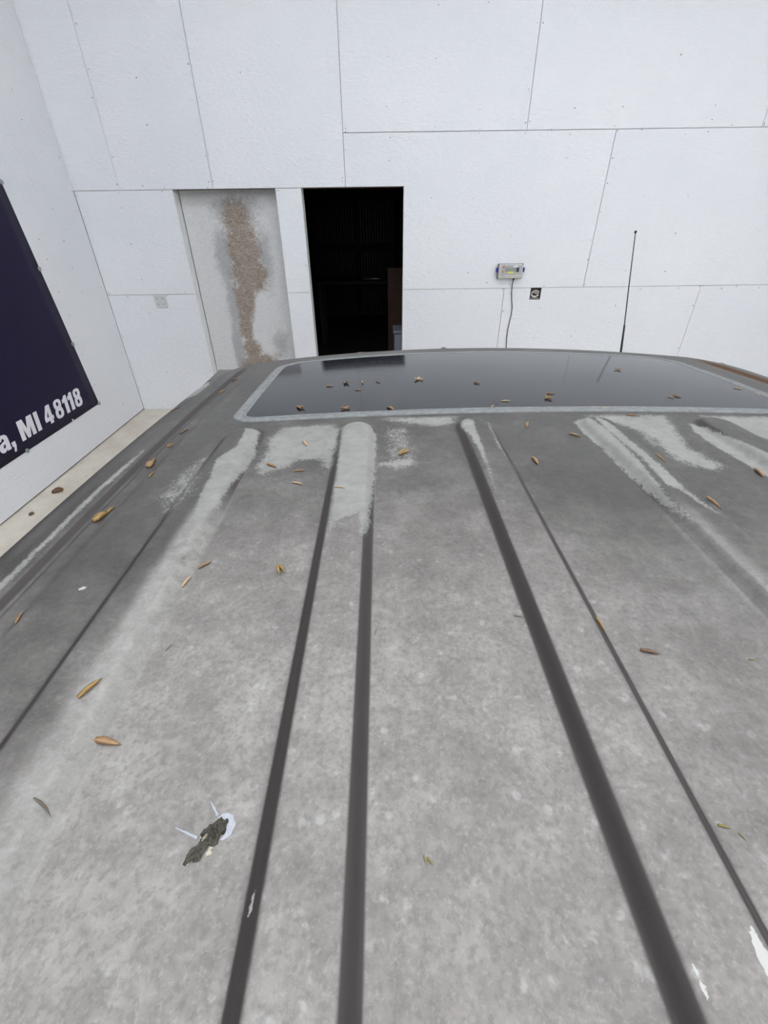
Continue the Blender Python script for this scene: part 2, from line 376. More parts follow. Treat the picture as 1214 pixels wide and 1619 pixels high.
back_panels = [
    rect(XL, D1[0], FZ, H4), rect(XL, D1[0], H4, H1), rect(D1[1], D2[0], FZ, H4), rect(D1[1], D2[0], H4, H1),
    rect(XL - .05, -2.435, H1, ZC), rect(-2.435, -1.559, H1, ZC), rect(-1.559, -0.319, H1, ZC),
    [(-0.319, H1), (D2[1], H1), (D2[1], H3), (2.116, H3), (2.116, H2), (-0.319, H2)],
    rect(2.116, 4.55, H3, H2), rect(4.55, XR, H3, H2),
    rect(-0.319, 1.316, H2, TOPZ), rect(1.316, 3.404, H2, TOPZ), rect(3.404, XR, H2, TOPZ),
    rect(-0.319, 0.75, TOPZ, ZC), rect(0.75, 3.19, TOPZ, ZC), rect(3.19, XR, TOPZ, ZC),
    rect(D2[1], 1.293, FZ, H3),
    [(1.293, FZ), (3.355, FZ), (3.355, H3), (1.682, H3), (1.682, 1.201), (1.574, 1.201), (1.574, H3), (1.293, H3)],
    rect(3.355, 5.79, FZ, H3), rect(5.79, XR, FZ, H3)]
prouds = [0.001, 0.0, 0.001, 0.0, 0.0, 0.002, 0.003, 0.0, 0.002, 0.0, 0.003, 0.001, 0.002, 0, 0, 0, 0.0, 0.002, 0.001, 0]
for pl_, dy in zip(back_panels, prouds): panel(pl_, wb, dy)
# nail heads along the board edges and stud lines: too small to pick apart
bm = bmesh.new()
def nail(bm, x, y, z, r, axis='y'):
    r_ = bmesh.ops.create_cone(bm, cap_ends=True, segments=6, radius1=r, radius2=r * 0.7, depth=0.003)
    R = Matrix.Rotation(math.radians(90), 4, 'X' if axis == 'y' else 'Y')
    for v in r_['verts']: v.co = R @ v.co + Vector((x, y, z))
for pl_ in back_panels:
    xs = [p[0] for p in pl_]; zs = [p[1] for p in pl_]; x0, x1, z0, z1 = min(xs), max(xs), min(zs), max(zs)
    pts = []
    for x in np.arange(x0 + 0.02, x1, 0.20): pts += [(x, z0 + 0.018), (x, z1 - 0.018)]
    for z in np.arange(z0 + 0.05, z1, 0.20): pts += [(x0 + 0.018, z), (x1 - 0.018, z)]
    for sx in np.arange(x0 + 0.4, x1 - 0.2, 0.406):
        for z in np.arange(z0 + 0.15, z1, 0.31): pts.append((sx, z))
    for x, z in pts:
        if random.random() < 0.5: continue
        x += random.gauss(0, 0.006); z += random.gauss(0, 0.014)
        if D1[0] - 0.02 < x < D1[1] + 0.02 and z < DT or D2[0] - 0.02 < x < D2[1] + 0.02 and z < DT: continue
        if z > 3.7: continue
        nail(bm, x, YB - 0.0035, z, random.uniform(0.003, 0.0062))
nh = bm_obj('nail_heads', bm, M['nail'], wb); nh['kind'] = 'stuff'

# boards that line both door openings
def lining(name, x0, x1):
    t = struct(empty(name, (x0, YB, FZ)), 'white board lining of a door opening')
    box('jamb', x0 - 0.012, x0, YB + 0.001, YB + 0.15, FZ, DT, M['jamb'], t)
    box('jamb', x1, x1 + 0.012, YB + 0.001, YB + 0.15, FZ, DT, M['jamb'], t)
    box('head', x0 - 0.012, x1 + 0.012, YB + 0.004, YB + 0.15, DT, DT + 0.012, M['backing'], t)
lining('trim_1', *D1); lining('trim_2', *D2)

# closed doorway: scuffed white board set back in the opening
nx, nz = 60, 130
gx = np.linspace(D1[0] + 0.008, D1[1] + 0.02, nx); gz = np.linspace(FZ, 2.25, nz)
GX, GZ = np.meshgrid(gx, gz); V = np.stack([GX.ravel(), np.full(GX.size, YB + 0.135), GZ.ravel()], 1)
Fc = [(j * nx + i, j * nx + i + 1, (j + 1) * nx + i + 1, (j + 1) * nx + i) for j in range(nz - 1) for i in range(nx - 1)]
nv = len(V)
V = np.vstack([V, V + np.array([0, 0.014, 0])])
Fc += [tuple(i + nv for i in f)[::-1] for f in Fc]
d1 = mesh_obj('door_1', V, Fc, M['worn_board'], None, False, ((D1[0] + D1[1]) / 2, YB + 0.135, FZ)); struct(d1, 'closed doorway with scuffed white board worn brown down the middle')
def blob(x, z, cx, cz, rx, rz): return np.exp(-(((x - cx) / rx) ** 2 + ((z - cz) / rz) ** 2))
x, z = V[:, 0], V[:, 2]
wear = np.zeros(len(V))
for b, a in (((-1.42, 1.93, .19, .22), .75), ((-1.40, 1.70, .18, .25), .95), ((-1.38, 1.45, .20, .24), 1.0), ((-1.45, 1.20, .14, .25), .95), ((-1.50, .95, .10, .24), .85), ((-1.48, .70, .12, .16), .9),
             ((-1.40, .52, .24, .14), 1.0), ((-1.20, 1.28, .12, .14), .35), ((-1.2, .62, .15, .10), .4), ((-1.45, .30, .25, .2), .8)):
    wear = np.maximum(wear, a * blob(x, z, *b))
wear -= 0.7 * blob(x, z, -1.24, 1.02, .16, .24)
grime_shade = np.zeros(len(V))  # grey smudges, plus a painted strip of shade under the door head
for b, a in (((-1.60, 1.60, .13, .35), .85), ((-1.60, 1.15, .09, .40), .85), ((-1.64, .70, .07, .35), .95), ((-1.42, 2.03, .30, .15), .8), ((-1.20, 1.60, .12, .40), .7), ((-1.14, .75, .14, .20), .65), ((-1.55, 2.0, .12, .2), .45), ((-1.3, 2.16, .5, .05), .5)):
    grime_shade = np.maximum(grime_shade, a * blob(x, z, *b))
attr(d1, 'wear', np.clip(wear, 0, 1)); attr(d1, 'grime_shade', grime_shade)

# left wall: a little out of plumb, boards 2.44 m wide
wl = struct(empty('wall_left', (XL - 0.012, 0, FZ)), 'white painted board wall carrying the navy banner')
box('wall_core', XL - 0.3, XL - 0.013, YR - 0.3, YB + 0.2, FZ, ZC, M['backing'], wl)
yy = YB - 0.003
for i in range(11):
    y0 = max(YR, yy - 2.44); o = panel(rect(y0, yy, FZ + 0.012, ZC), wl, 0.0, 'x', at=XL)
    yy = y0
    if yy <= YR: break
bm = bmesh.new()
for sy in (5.10, 4.74, 4.40):
    for zz in np.arange(0.2, 4.0, 0.2):
        if random.random() < 0.55: nail(bm, XL + 0.0015, sy + random.gauss(0, 0.012), zz + random.gauss(0, .03), random.uniform(.003, .005), 'x')
nh = bm_obj('nail_heads', bm, M['nail'], wl); nh['kind'] = 'stuff'
# right wall and the wall behind the camera with its open overhead door
struct(box('wall_right', XR, XR + 0.3, YR - 0.3, YB + 0.3, FZ, ZC, M['wall']), 'white wall on the far right side')
bm = bmesh.new()
for x0, x1, z0, z1 in ((XL - 0.3, -1.8, FZ, ZC), (3.0, XR + 0.3, FZ, ZC), (-1.8, 3.0, 3.7, ZC)): add_box(bm, x0, x1, YR - 0.2, YR, z0, z1)
struct(bm_obj('wall_front', bm, M['wall']), 'wall behind the camera with an open overhead door')

# storage room behind the open doorway, its darkness put into the surface colours
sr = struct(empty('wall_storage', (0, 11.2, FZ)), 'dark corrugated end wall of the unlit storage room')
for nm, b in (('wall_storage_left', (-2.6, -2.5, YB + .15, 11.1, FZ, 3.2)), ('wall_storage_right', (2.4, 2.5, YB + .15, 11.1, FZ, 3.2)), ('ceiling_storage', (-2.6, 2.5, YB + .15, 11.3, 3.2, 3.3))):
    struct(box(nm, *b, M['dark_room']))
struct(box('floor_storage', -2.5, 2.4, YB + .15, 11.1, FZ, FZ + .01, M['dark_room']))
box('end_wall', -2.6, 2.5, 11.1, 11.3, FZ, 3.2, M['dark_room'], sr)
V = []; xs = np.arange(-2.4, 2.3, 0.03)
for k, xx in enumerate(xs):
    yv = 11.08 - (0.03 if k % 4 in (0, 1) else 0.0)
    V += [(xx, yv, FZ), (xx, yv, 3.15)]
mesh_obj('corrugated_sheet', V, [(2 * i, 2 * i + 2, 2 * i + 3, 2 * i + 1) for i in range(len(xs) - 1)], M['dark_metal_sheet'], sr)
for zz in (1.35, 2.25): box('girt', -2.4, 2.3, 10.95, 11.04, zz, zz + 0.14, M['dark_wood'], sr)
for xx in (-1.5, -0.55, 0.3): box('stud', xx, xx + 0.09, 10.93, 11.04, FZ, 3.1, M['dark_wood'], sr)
bb = box('plywood_board', 0.10, 1.1, 7.0, 7.04, FZ + 0.01, 1.36, M['brown_board']); tag(bb, 'brown wooden board leaning in the dark storage room', 'board')
tt = empty('storage_tote', (0.40, 6.0, FZ + 0.01))
bm = bmesh.new(); add_box(bm, 0.16, 0.64, 5.85, 6.2, FZ + 0.01, 0.73, 0.02); bm_obj('tub', bm, M['grey_plastic'], tt)
bm = bmesh.new(); add_box(bm, 0.145, 0.655, 5.835, 6.215, 0.73, 0.765, 0.01); bm_obj('lid', bm, M['grey_plastic'], tt)
tag(tt, 'pale grey storage tote just inside the dark doorway', 'tote')
wbn = empty('work_bench', (-0.4, 8.6, FZ + 0.01))
box('bench_top', -1.1, 0.25, 8.3, 8.9, 1.02, 1.06, M['dark_wood'], wbn)
for lx in (-1.06, 0.15):
    for ly in (8.32, 8.82): box('leg', lx, lx + 0.06, ly, ly + 0.06, FZ + 0.01, 1.02, M['dark_wood'], wbn)
tag(wbn, 'dark work bench at the back of the unlit room', 'bench')
pp = tube('metal_pipe', [(-0.30, 8.4, 1.085), (-0.05, 8.42, 1.085), (0.1, 8.45, 1.085)], 0.022, M['chrome']); tag(pp, 'metal pipe glinting on the dark work bench', 'pipe')

# ceiling lamps (above the frame), they light the bay
LAMPS = [(x, y) for y in (2.3, 0.0, -2.3, -4.6) for x in (-1.2, 1.4, 4.0)]
for i, (lx, ly) in enumerate(LAMPS):
    t = empty('ceiling_lamp', (lx, ly, ZC))
    box('housing', lx - 0.33, lx + 0.33, ly - 0.63, ly + 0.63, ZC - 0.05, ZC, M['housing'], t)
    box('diffuser', lx - 0.30, lx + 0.30, ly - 0.60, ly + 0.60, ZC - 0.075, ZC - 0.05, M['lamp'], t)
    tag(t, 'flat white panel lamp lit on the workshop ceiling', 'lamp', 'panel lamps on the ceiling')

# ------------------------------------------------------------------ the vehicle
XC = 0.2526; Z0 = 1.655
veh = empty('sport_utility_vehicle', (XC, 0.8, FZ))
tag(veh, 'grey sport utility vehicle with dusty ribbed roof and dark sunroof', 'vehicle')
def crown(u, v): return Z0 - 0.05 * u ** 2 - 0.05 * np.maximum(0, v - 0.45) ** 2
def sst(x, a, b):
    t = np.clip((x - a) / (b - a), 0, 1); return t * t * (3 - 2 * t)
RIBS = ((-0.482, .0385), (-0.2955, .0325), (-0.1035, .0325), (0.1005, .0330), (0.2955, .0345), (0.482, .0385)); RIB_H = 0.0115; RIB_END = 0.708
UE = 0.722
def vfront(u): return 1.418 - 0.26 * u ** 2 - 0.30 * (np.maximum(0, np.abs(u) - 0.60) / 0.12) ** 2
def roof_z(u, v):
    u = np.asarray(u, float); v = np.asarray(v, float); a = np.abs(u)
    z = crown(u, v)
    for c, hw in RIBS:
        end = RIB_END - hw
        d = np.hypot(u - c, np.maximum(0, v - end) * 0.75 + np.maximum(0, -1.1 - v))
        h = RIB_H * (1 - sst(d, hw - 0.0140 - 0.6 * (hw - 0.0325), hw))
        z = z + h * (1 - 0.25 * sst(v, 0.50, 0.70))
    # drip channel along each side: step, groove, raised lip, then the side rail rolls down
    fd = 1 - sst(v, vfront(u) - 0.16, vfront(u) - 0.03)
    z = z + fd * (-0.0025 * sst(a, 0.584, 0.596) - 0.003 * sst(a, 0.610, 0.617) + 0.0075 * sst(a, 0.618, 0.627) - 0.004 * sst(a, 0.640, 0.665))
    d = np.clip((a - 0.650) / (UE - 0.650), 0, 1)
    z = z - 0.045 * (1 - np.sqrt(1 - 0.985 * d * d))
    # leading edge rolls down towards the windscreen
    s = np.clip(1 - (vfront(u) - v) / 0.05, 0, 1)
    z = z - 0.035 * (1 - np.sqrt(1 - 0.97 * s * s))
    return z
us = np.concatenate([np.arange(-UE, UE, 0.0028), [UE]])
tv = np.concatenate([np.arange(-1.30, -0.03, 0.04), np.arange(-0.03, 1.40, 0.0052), np.arange(1.375, 1.40, 0.0025), [1.40]])
tv = np.unique(np.round(tv, 5))
U, T = np.meshgrid(us, tv); vf = vfront(U)
Vv = np.where(T > 0.70, 0.70 + (T - 0.70) * (vf - 0.70) / 0.70, T)
Z = roof_z(U, Vv)
verts = np.stack([U.ravel() + XC, Vv.ravel(), Z.ravel()], 1); nu = len(us); nvv = len(tv)
idx = np.arange(nu * nvv).reshape(nvv, nu)
faces = np.stack([idx[:-1, :-1].ravel(), idx[:-1, 1:].ravel(), idx[1:, 1:].ravel(), idx[1:, :-1].ravel()], 1).tolist()
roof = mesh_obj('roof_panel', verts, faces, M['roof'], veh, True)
def sdf(pu, pv, poly):
    """signed distance, positive inside"""
    d2 = np.full(pu.shape, 1e9); ins = np.zeros(pu.shape, bool); n = len(poly)
    for i in range(n):
        x0, y0 = poly[i]; x1, y1 = poly[(i + 1) % n]; dx, dy = x1 - x0, y1 - y0; L = dx * dx + dy * dy + 1e-12
        t = np.clip(((pu - x0) * dx + (pv - y0) * dy) / L, 0, 1)
        d2 = np.minimum(d2, (pu - x0 - t * dx) ** 2 + (pv - y0 - t * dy) ** 2)
        c = ((y0 > pv) != (y1 > pv)) & (pu < dx * (pv - y0) / (dy if abs(dy) > 1e-9 else 1e-9) + x0)
        ins ^= c
    return np.where(ins, 1, -1) * np.sqrt(d2)
uf, vfl = U.ravel(), Vv.ravel()
peel = np.zeros(uf.shape); chip = np.zeros(uf.shape)
for i_, p in enumerate(SOLID): peel = np.maximum(peel, np.clip(0.5 + sdf(uf, vfl, p) / (0.045 if i_ in (1, 3, 4, 9, 11) else 0.015), 0, 1.0))
for p in SPARSE: peel = np.maximum(peel, np.clip(0.20 + sdf(uf, vfl, p) / 0.06, 0, 0.49))
for p in CHIP: chip = np.maximum(chip, np.clip(0.55 + sdf(uf, vfl, p) / 0.004, 0, 1))
rust = np.exp(-((uf - 0.622) / 0.006) ** 2) * np.clip((vfl - 0.80) / 0.2, 0, 1) * 0.95
pale_band = 0.95 * sst(uf, -.486, -.470) * (1 - sst(uf, -.449, -.442)) * (1 - sst(vfl, .38, .52)) + 0.5 * sst(uf, .060, .074) * (1 - sst(uf, .084, .100)) * (1 - sst(vfl, .37, .46))
attr(roof, 'pale_band', pale_band)
tone_fac = 1.0 - 0.90 * sst(vfl, 0.18, 0.64) - 0.68 * sst(-uf, 0.44, 0.50) - 0.48 * sst(uf, -0.17, 0.06)
attr(roof, 'tone_mix', np.clip(tone_fac, 0, 1))
attr(roof, 'peel', peel); attr(roof, 'chip', chip); attr(roof, 'rust', rust)

# sunroof: seal around a curved tinted pane
def rr_outline(u1, w0, w1, r0, r1, n=12):
    pts = []
    for cx, cy, r, a0 in ((u1 - r0, w0 + r0, r0, -90), (u1 - r1, w1 - r1, r1, 0), (-u1 + r1, w1 - r1, r1, 90), (-u1 + r0, w0 + r0, r0, 180)):
        for k in range(n + 1):
            a = math.radians(a0 + 90 * k / n); pts.append((cx + r * math.cos(a), cy + r * math.sin(a)))
    out = []
    for i, p in enumerate(pts):           # subdivide the long straight sides
        q = pts[(i + 1) % len(pts)]; L = math.hypot(q[0] - p[0], q[1] - p[1]); k = max(1, int(L / 0.02))
        out += [(p[0] + (q[0] - p[0]) * j / k, p[1] + (q[1] - p[1]) * j / k) for j in range(k)]
    W0, W1 = 0.748, 1.302
    return np.array([(a, b - 0.26 * a * a * max(0, min(1.0, (b - W0) / (W1 - W0)))) for a, b in out])
def ring(off):
    r0, r1 = 0.050, 0.075
    return rr_outline(0.530 - off, 0.748 + off, 1.302 - off, max(r0 - off, .004), max(r1 - off, .004))
def base_z(p): return crown(p[:, 0], p[:, 1])
prof = [(-0.001, -0.003), (0.000, 0.0010), (0.002, 0.0022), (0.013, 0.0026), (0.0145, 0.0004), (0.0165, 0.0004), (0.018, 0.0026), (0.0225, 0.0026), (0.0235, 0.0012)]
rings = [ring(o_) for o_, _ in prof]; N = len(rings[0])
assert all(len(r) == N for r in rings) or True
def resample(P, n=400):
    Q = np.vstack([P, P[:1]]); s = np.concatenate([[0], np.cumsum(np.hypot(*(Q[1:] - Q[:-1]).T))]); t = np.linspace(0, s[-1], n, endpoint=False)
    return np.stack([np.interp(t, s, Q[:, 0]), np.interp(t, s, Q[:, 1])], 1)
rings = [resample(r) for r in rings]; N = 400
V = []
for r, (_, h) in zip(rings, prof): V.append(np.stack([r[:, 0] + XC, r[:, 1], base_z(r) + h], 1))
V = np.vstack(V)
Fc = [(k * N + i, k * N + (i + 1) % N, (k + 1) * N + (i + 1) % N, (k + 1) * N + i) for k in range(len(prof) - 1) for i in range(N)]
sun = empty('sunroof', (0, 0, 0)); sun.parent = veh
sun.location = (0, 1.03 - 0.8, 1.64 - FZ)
sealo = mesh_obj('seal', V, Fc, M['seal'], sun, True)
sealo['label'] = 'weathered grey rubber seal'
g = resample(ring(0.0232)); cen = np.array([0.0, 1.03]); V = []; Fc = []; K = 26
for k in range(K):
    f = 1 - k / K; r = cen + (g - cen) * f; V.append(np.stack([r[:, 0] + XC, r[:, 1], base_z(r) + 0.0018], 1))
V = np.vstack(V + [np.array([[cen[0] + XC, cen[1], float(crown(0.0, 1.03)) + 0.0018]])])
Fc = [(k * N + i, k * N + (i + 1) % N, (k + 1) * N + (i + 1) % N, (k + 1) * N + i) for k in range(K - 1) for i in range(N)]
Fc += [((K - 1) * N + i, (K - 1) * N + (i + 1) % N, K * N) for i in range(N)]
pane = mesh_obj('glass_pane', V, Fc, M['sun_glass'], sun, True); pane['label'] = 'dusty dark tinted sunroof glass'

# body below the roof: lower body loft, hood, windscreen, side windows, pillars, wheels
def loft(name, secs, mat, closed=True, smooth=True):
    n = len(secs[0]); V = [p for s in secs for p in s]; Fc = []
    for i in range(len(secs) - 1):
        for k in range(n if closed else n - 1):
            k2 = (k + 1) % n; Fc.append((i * n + k, i * n + k2, (i + 1) * n + k2, (i + 1) * n + k))
    if closed: Fc += [tuple(range(n))[::-1], tuple(range((len(secs) - 1) * n, len(secs) * n))]
    return mesh_obj(name, V, Fc, mat, veh, smooth)
def body_sec(v, w, zt):
    half = [(0, zt), (w * .6, zt - 0.005), (w * .9, zt - .03), (w * .97, zt - .09), (w, zt - .25), (w * 1.0, 0.62), (w * .97, 0.42), (w * .9, 0.36)]
    pts = [(XC + a, v, b) for a, b in half] + [(XC - a, v, b) for a, b in half[::-1][:-1]]
    return pts
loft('lower_body', [body_sec(v, w_, z_) for v, w_, z_ in ((-1.72, .88, 1.06), (-1.65, .95, 1.10), (-1.0, .98, 1.11), (1.6, .98, 1.11), (2.0, .975, 1.10), (2.6, .96, 1.08), (3.1, .92, 1.03), (3.3, .84, .95), (3.36, .78, .84))], M['paint'])
for s in (-1, 1):                       # windows and pillars of each side
    def side(v, t): # t 0 belt .. 1 rail
        return (XC + s * (0.925 + (0.716 - 0.925) * t), v + (0.0), 1.09 + (1.585 - 1.09) * t)
    for v0, v1, w0, w1 in ((-1.25, -0.45, -1.1, -0.45), (-0.35, 0.45, -0.35, 0.45), (0.55, 1.75, 0.55, 1.18)):
        a, b, c_, d_ = side(v0, 0), side(v1, 0), side(w1, 1), side(w0, 1)
        mesh_obj('side_window', [a, b, c_, d_] + [(p[0] - s * .006, p[1], p[2]) for p in (a, b, c_, d_)], [(0, 1, 2, 3), (7, 6, 5, 4), (0, 4, 5, 1), (1, 5, 6, 2), (2, 6, 7, 3), (3, 7, 4, 0)], M['window_glass'], veh)
    for v0, w0, wd in ((-1.62, -1.30, .36), (-0.45, -0.45, .10), (0.45, 0.45, .10), (1.75, 1.18, .14)):
        a, b, c_, d_ = side(v0, 0), side(v0 + wd, 0), side(w0 + wd * .7, 1), side(w0, 1)
        mesh_obj('pillar', [a, b, c_, d_] + [(p[0] - s * .05, p[1], p[2]) for p in (a, b, c_, d_)], [(0, 1, 2, 3), (7, 6, 5, 4), (0, 4, 5, 1), (1, 5, 6, 2), (2, 6, 7, 3), (3, 7, 4, 0)], M['paint'], veh)
    box('roof_rail', XC + s * .66 - .05, XC + s * .66 + .05, -1.28, 1.10, 1.56, 1.592, M['paint'], veh, 0.01)
    for v in (-0.95, 2.45):
        wh = empty('wheel', (0, 0, 0)); wh.parent = veh; wh.location = (s * .87, v - .8, .38)
        for nm, prof_, mt in (('tyre', [(.22, -.11), (.34, -.125), (.375, -.10), (.38, 0), (.375, .10), (.34, .125), (.22, .11)], M['black']), ('rim', [(.02, .06 * s), (.12, .05 * s), (.2, .07 * s), (.225, .10 * s)], M['chrome'])):
            V = []; n = 28
            for r_, xo in prof_:
                for k in range(n): V.append((XC + s * .87 + xo, v + r_ * math.cos(2 * math.pi * k / n), .43 + r_ * math.sin(2 * math.pi * k / n)))
            mesh_obj(nm, V, [(i * n + k, i * n + (k + 1) % n, (i + 1) * n + (k + 1) % n, (i + 1) * n + k) for i in range(len(prof_) - 1) for k in range(n)], mt, wh, True)
ws = []
for t_ in np.linspace(0, 1, 8):
    row = []
    for u_ in np.linspace(-1, 1, 15):
        uu = u_ * (0.66 + (0.84 - 0.66) * t_); vt = float(vfront(uu * 0.66 / (0.66 + 0.18 * t_))) - 0.01
        row.append((XC + uu, vt + (0.80 - 0.06 * u_ * u_) * t_, float(crown(uu * .9, 1.35)) - 0.04 + (1.09 - 1.575) * t_ - 0.01 * u_ * u_))
    ws.append(row)
loft('windscreen', ws, M['window_glass'], closed=False)
rg = [[(XC + u_ * .70, -1.296, float(crown(u_ * .70, 0)) - .006 - .03 * abs(u_) ** 8), (XC + u_ * .86, -1.66, 1.10)] for u_ in np.linspace(-1, 1, 9)]
loft('rear_window', rg, M['window_glass'], closed=False)
# antenna on the front wing
an = empty('antenna', (0, 0, 0)); an.parent = veh; an.location = (1.175 - XC, 2.2 - .8, 1.06 - FZ)
A0, A1, A2, A3 = Vector((1.195, 2.2, 1.07)), Vector((1.153, 2.2, 1.397)), Vector((1.137, 2.2, 1.508)), Vector((1.077, 2.2, 1.878))
tube('base', [A0 + Vector((0, 0, -.02)), A0 + Vector((0, 0, .015)), A0 + Vector((-.002, 0, .03))], [.016, .014, .007], M['black'], an, 12)
tube('spring_sleeve', [A0, A1, A2], [.0055, .0050, .0042], M['black'], an, 10)
tube('mast', [A2 - Vector((0, 0, .004)), A2.lerp(A3, .5) + Vector((-.001, 0, 0)), A3], [.0024, .0022, .0019], M['black'], an, 8)
bm = bmesh.new(); bmesh.ops.create_uvsphere(bm, u_segments=10, v_segments=8, radius=.0055)
for v in bm.verts: v.co += A3
bm_obj('tip', bm, M['black'], an, True)

# ------------------------------------------------------------------ banner with its print
ban = empty('vinyl_banner', (XL + 0.004, 2.0, 0.408))
tag(ban, 'navy blue vinyl banner with white postcode lettering on the left wall', 'banner')
BZ0, BZ1 = 0.408, 2.95
by1 = lambda z: 4.363 - 0.088 * (z - BZ0)
nY, nZ = 40, 20; V = []
for j in range(nZ + 1):
    z = BZ0 + (BZ1 - BZ0) * j / nZ
    for i in range(nY + 1):
        y = -0.6 + (by1(z) + 0.6) * i / nY
        V.append((XL + 0.004 + 0.0015 * math.sin(y * 5 + z * 3) * math.sin(z * 2.2), y, z))
Fc = [(j * (nY + 1) + i, j * (nY + 1) + i + 1, (j + 1) * (nY + 1) + i + 1, (j + 1) * (nY + 1) + i) for j in range(nZ) for i in range(nY)]
nb = len(V); V += [(XL + 0.0008, p[1], p[2]) for p in V]
Fc += [tuple(i + nb for i in f)[::-1] for f in Fc]
edge = [i for i in range(nY + 1)] + [j * (nY + 1) + nY for j in range(1, nZ + 1)] + [nZ * (nY + 1) + i for i in range(nY - 1, -1, -1)] + [j * (nY + 1) for j in range(nZ - 1, 0, -1)]
Fc += [(edge[k], edge[k] + nb, edge[(k + 1) % len(edge)] + nb, edge[(k + 1) % len(edge)]) for k in range(len(edge))]
mesh_obj('sheet', V, Fc, M['navy'], ban, True)
def ell(cx, cy, rx, ry, n=22, p=2.4, a0=0, a1=360):
    out = []
    for k in range(n):
        a = math.radians(a0 + (a1 - a0) * k / n); c, s_ = math.cos(a), math.sin(a)
        out.append((cx + rx * math.copysign(abs(c) ** (2 / p), c), cy + ry * math.copysign(abs(s_) ** (2 / p), s_)))
    return out
def eight(w):
    top = ell(w / 2, .755, w * .47, .265, 28, 2.6); bot = ell(w / 2, .265, w * .5, .285, 28, 2.6)
    outer = [p for p in bot if p[1] <= .50]; 
    # union outline of the two bowls: lower bowl below the waist, upper bowl above it
    lo = sorted([p for p in bot if p[1] <= .49], key=lambda p: math.atan2(p[1] - .265, p[0] - w / 2))
    hi = sorted([p for p in top if p[1] >= .53], key=lambda p: math.atan2(p[1] - .755, p[0] - w / 2))
    def order(pts, cy, start):
        return sorted(pts, key=lambda p: (math.degrees(math.atan2(p[1] - cy, p[0] - w / 2)) - start) % 360)
    o_ = order(lo, .265, 130) + [(w * .93, .51)] + order(hi, .755, 230) + [(w * .07, .51)]
    return [o_, ell(w / 2, .765, w * .15, .115, 18)[::-1], ell(w / 2, .265, w * .16, .125, 18)[::-1]]
def glyph(ch, w):
    if ch == 'M': return [[(0, 0), (.24 * w, 0), (.24 * w, .62), (.41 * w, 0), (.59 * w, 0), (.76 * w, .62), (.76 * w, 0), (w, 0), (w, 1), (.66 * w, 1), (.5 * w, .42), (.34 * w, 1), (0, 1)]]
    if ch == 'I': return [[(0, 0), (w, 0), (w, 1), (0, 1)]]
    if ch == '1': return [[(.36 * w, 0), (w, 0), (w, 1), (.5 * w, 1), (.36 * w, .9), (0, .82), (0, .63), (.36 * w, .68)]]
    if ch == '4': return [[(.5 * w, 0), (.86 * w, 0), (.86 * w, .18), (w, .18), (w, .38), (.86 * w, .38), (.86 * w, 1), (.44 * w, 1), (0, .40), (0, .18), (.5 * w, .18)], [(.5 * w, .38), (.27 * w, .38), (.5 * w, .74)]]
    if ch == '8': return eight(w)
    if ch == ',': return [[(0, .02), (0, .24), (w, .24), (w, .02), (.55 * w, -.24), (.1 * w, -.24), (.42 * w, .02)]]
    if ch == 'a':
        return [[(0.0, .22), (.05 * w, .09), (.18 * w, .01), (.34 * w, -.01), (.5 * w, .03), (.62 * w, .10), (.64 * w, 0), (w, 0), (.98 * w, .12), (.98 * w, .55), (.93 * w, .68), (.78 * w, .77), (.5 * w, .80), (.22 * w, .77), (.07 * w, .68), (.03 * w, .55), (.36 * w, .54), (.41 * w, .62), (.5 * w, .64), (.6 * w, .61), (.62 * w, .54), (.62 * w, .49), (.3 * w, .44), (.08 * w, .36)],
                [(.36 * w, .24), (.42 * w, .32), (.62 * w, .37), (.62 * w, .24), (.52 * w, .16), (.41 * w, .16)]]
CAP = 0.152; BASE = 0.491
for ch, y0, y1 in (('a', 3.030, 3.140), (',', 3.157, 3.192), ('M', 3.270, 3.440), ('I', 3.466, 3.510), ('4', 3.578, 3.690), ('8', 3.724, 3.832), ('1', 3.850, 3.918), ('1', 3.930, 3.998), ('8', 4.020, 4.126)):
    wv = (y1 - y0) / CAP; loops = glyph(ch, wv)
    flat = [p for lp in loops for p in lp]
    P3 = [[Vector((p[0], p[1], 0)) for p in lp] for lp in loops]
    tris = tessellate_polygon(P3)
    V = [(XL + 0.0072, y0 + CAP * (p[0] + 0.14 * p[1]), BASE + CAP * p[1]) for p in flat]; nb = len(V)
    V += [(XL + 0.003, p[1], p[2]) for p in V]
    Fc = []
    for t_ in tris:
        a, b, c_ = [Vector(V[i]) for i in t_]
        Fc.append(tuple(t_) if (b - a).cross(c_ - a).x > 0 else tuple(t_)[::-1])
    k0 = 0
    for lp in loops:
        n = len(lp); Fc += [(k0 + i, k0 + (i + 1) % n, k0 + (i + 1) % n + nb, k0 + i + nb) for i in range(n)]; k0 += n
    mesh_obj('letter', V, Fc, M['letter'], ban)
def disc(name, c, r, th, mat, parent, axis, n=16):
    bm = bmesh.new(); r_ = bmesh.ops.create_cone(bm, cap_ends=True, segments=n, radius1=r, radius2=r * .85, depth=th)
    R = Matrix.Rotation(math.radians(90), 4, 'X' if axis == 'y' else 'Y')
    for v in bm.verts: v.co = R @ v.co + Vector(c)
    return bm_obj(name, bm, mat, parent)
for y, z in ((4.25, 1.617), (4.305, 0.999), (4.358, 0.412), (3.265, 0.412), (2.2, 0.412), (1.1, 0.412), (4.20, 2.2)):
    disc('grommet', (XL + 0.0085, y, z), 0.019, 0.008, M['grommet'], ban, 'x')
disc('screw_head', (XL + 0.0085, 3.90, 0.418), 0.010, 0.006, M['letter'], ban, 'x')

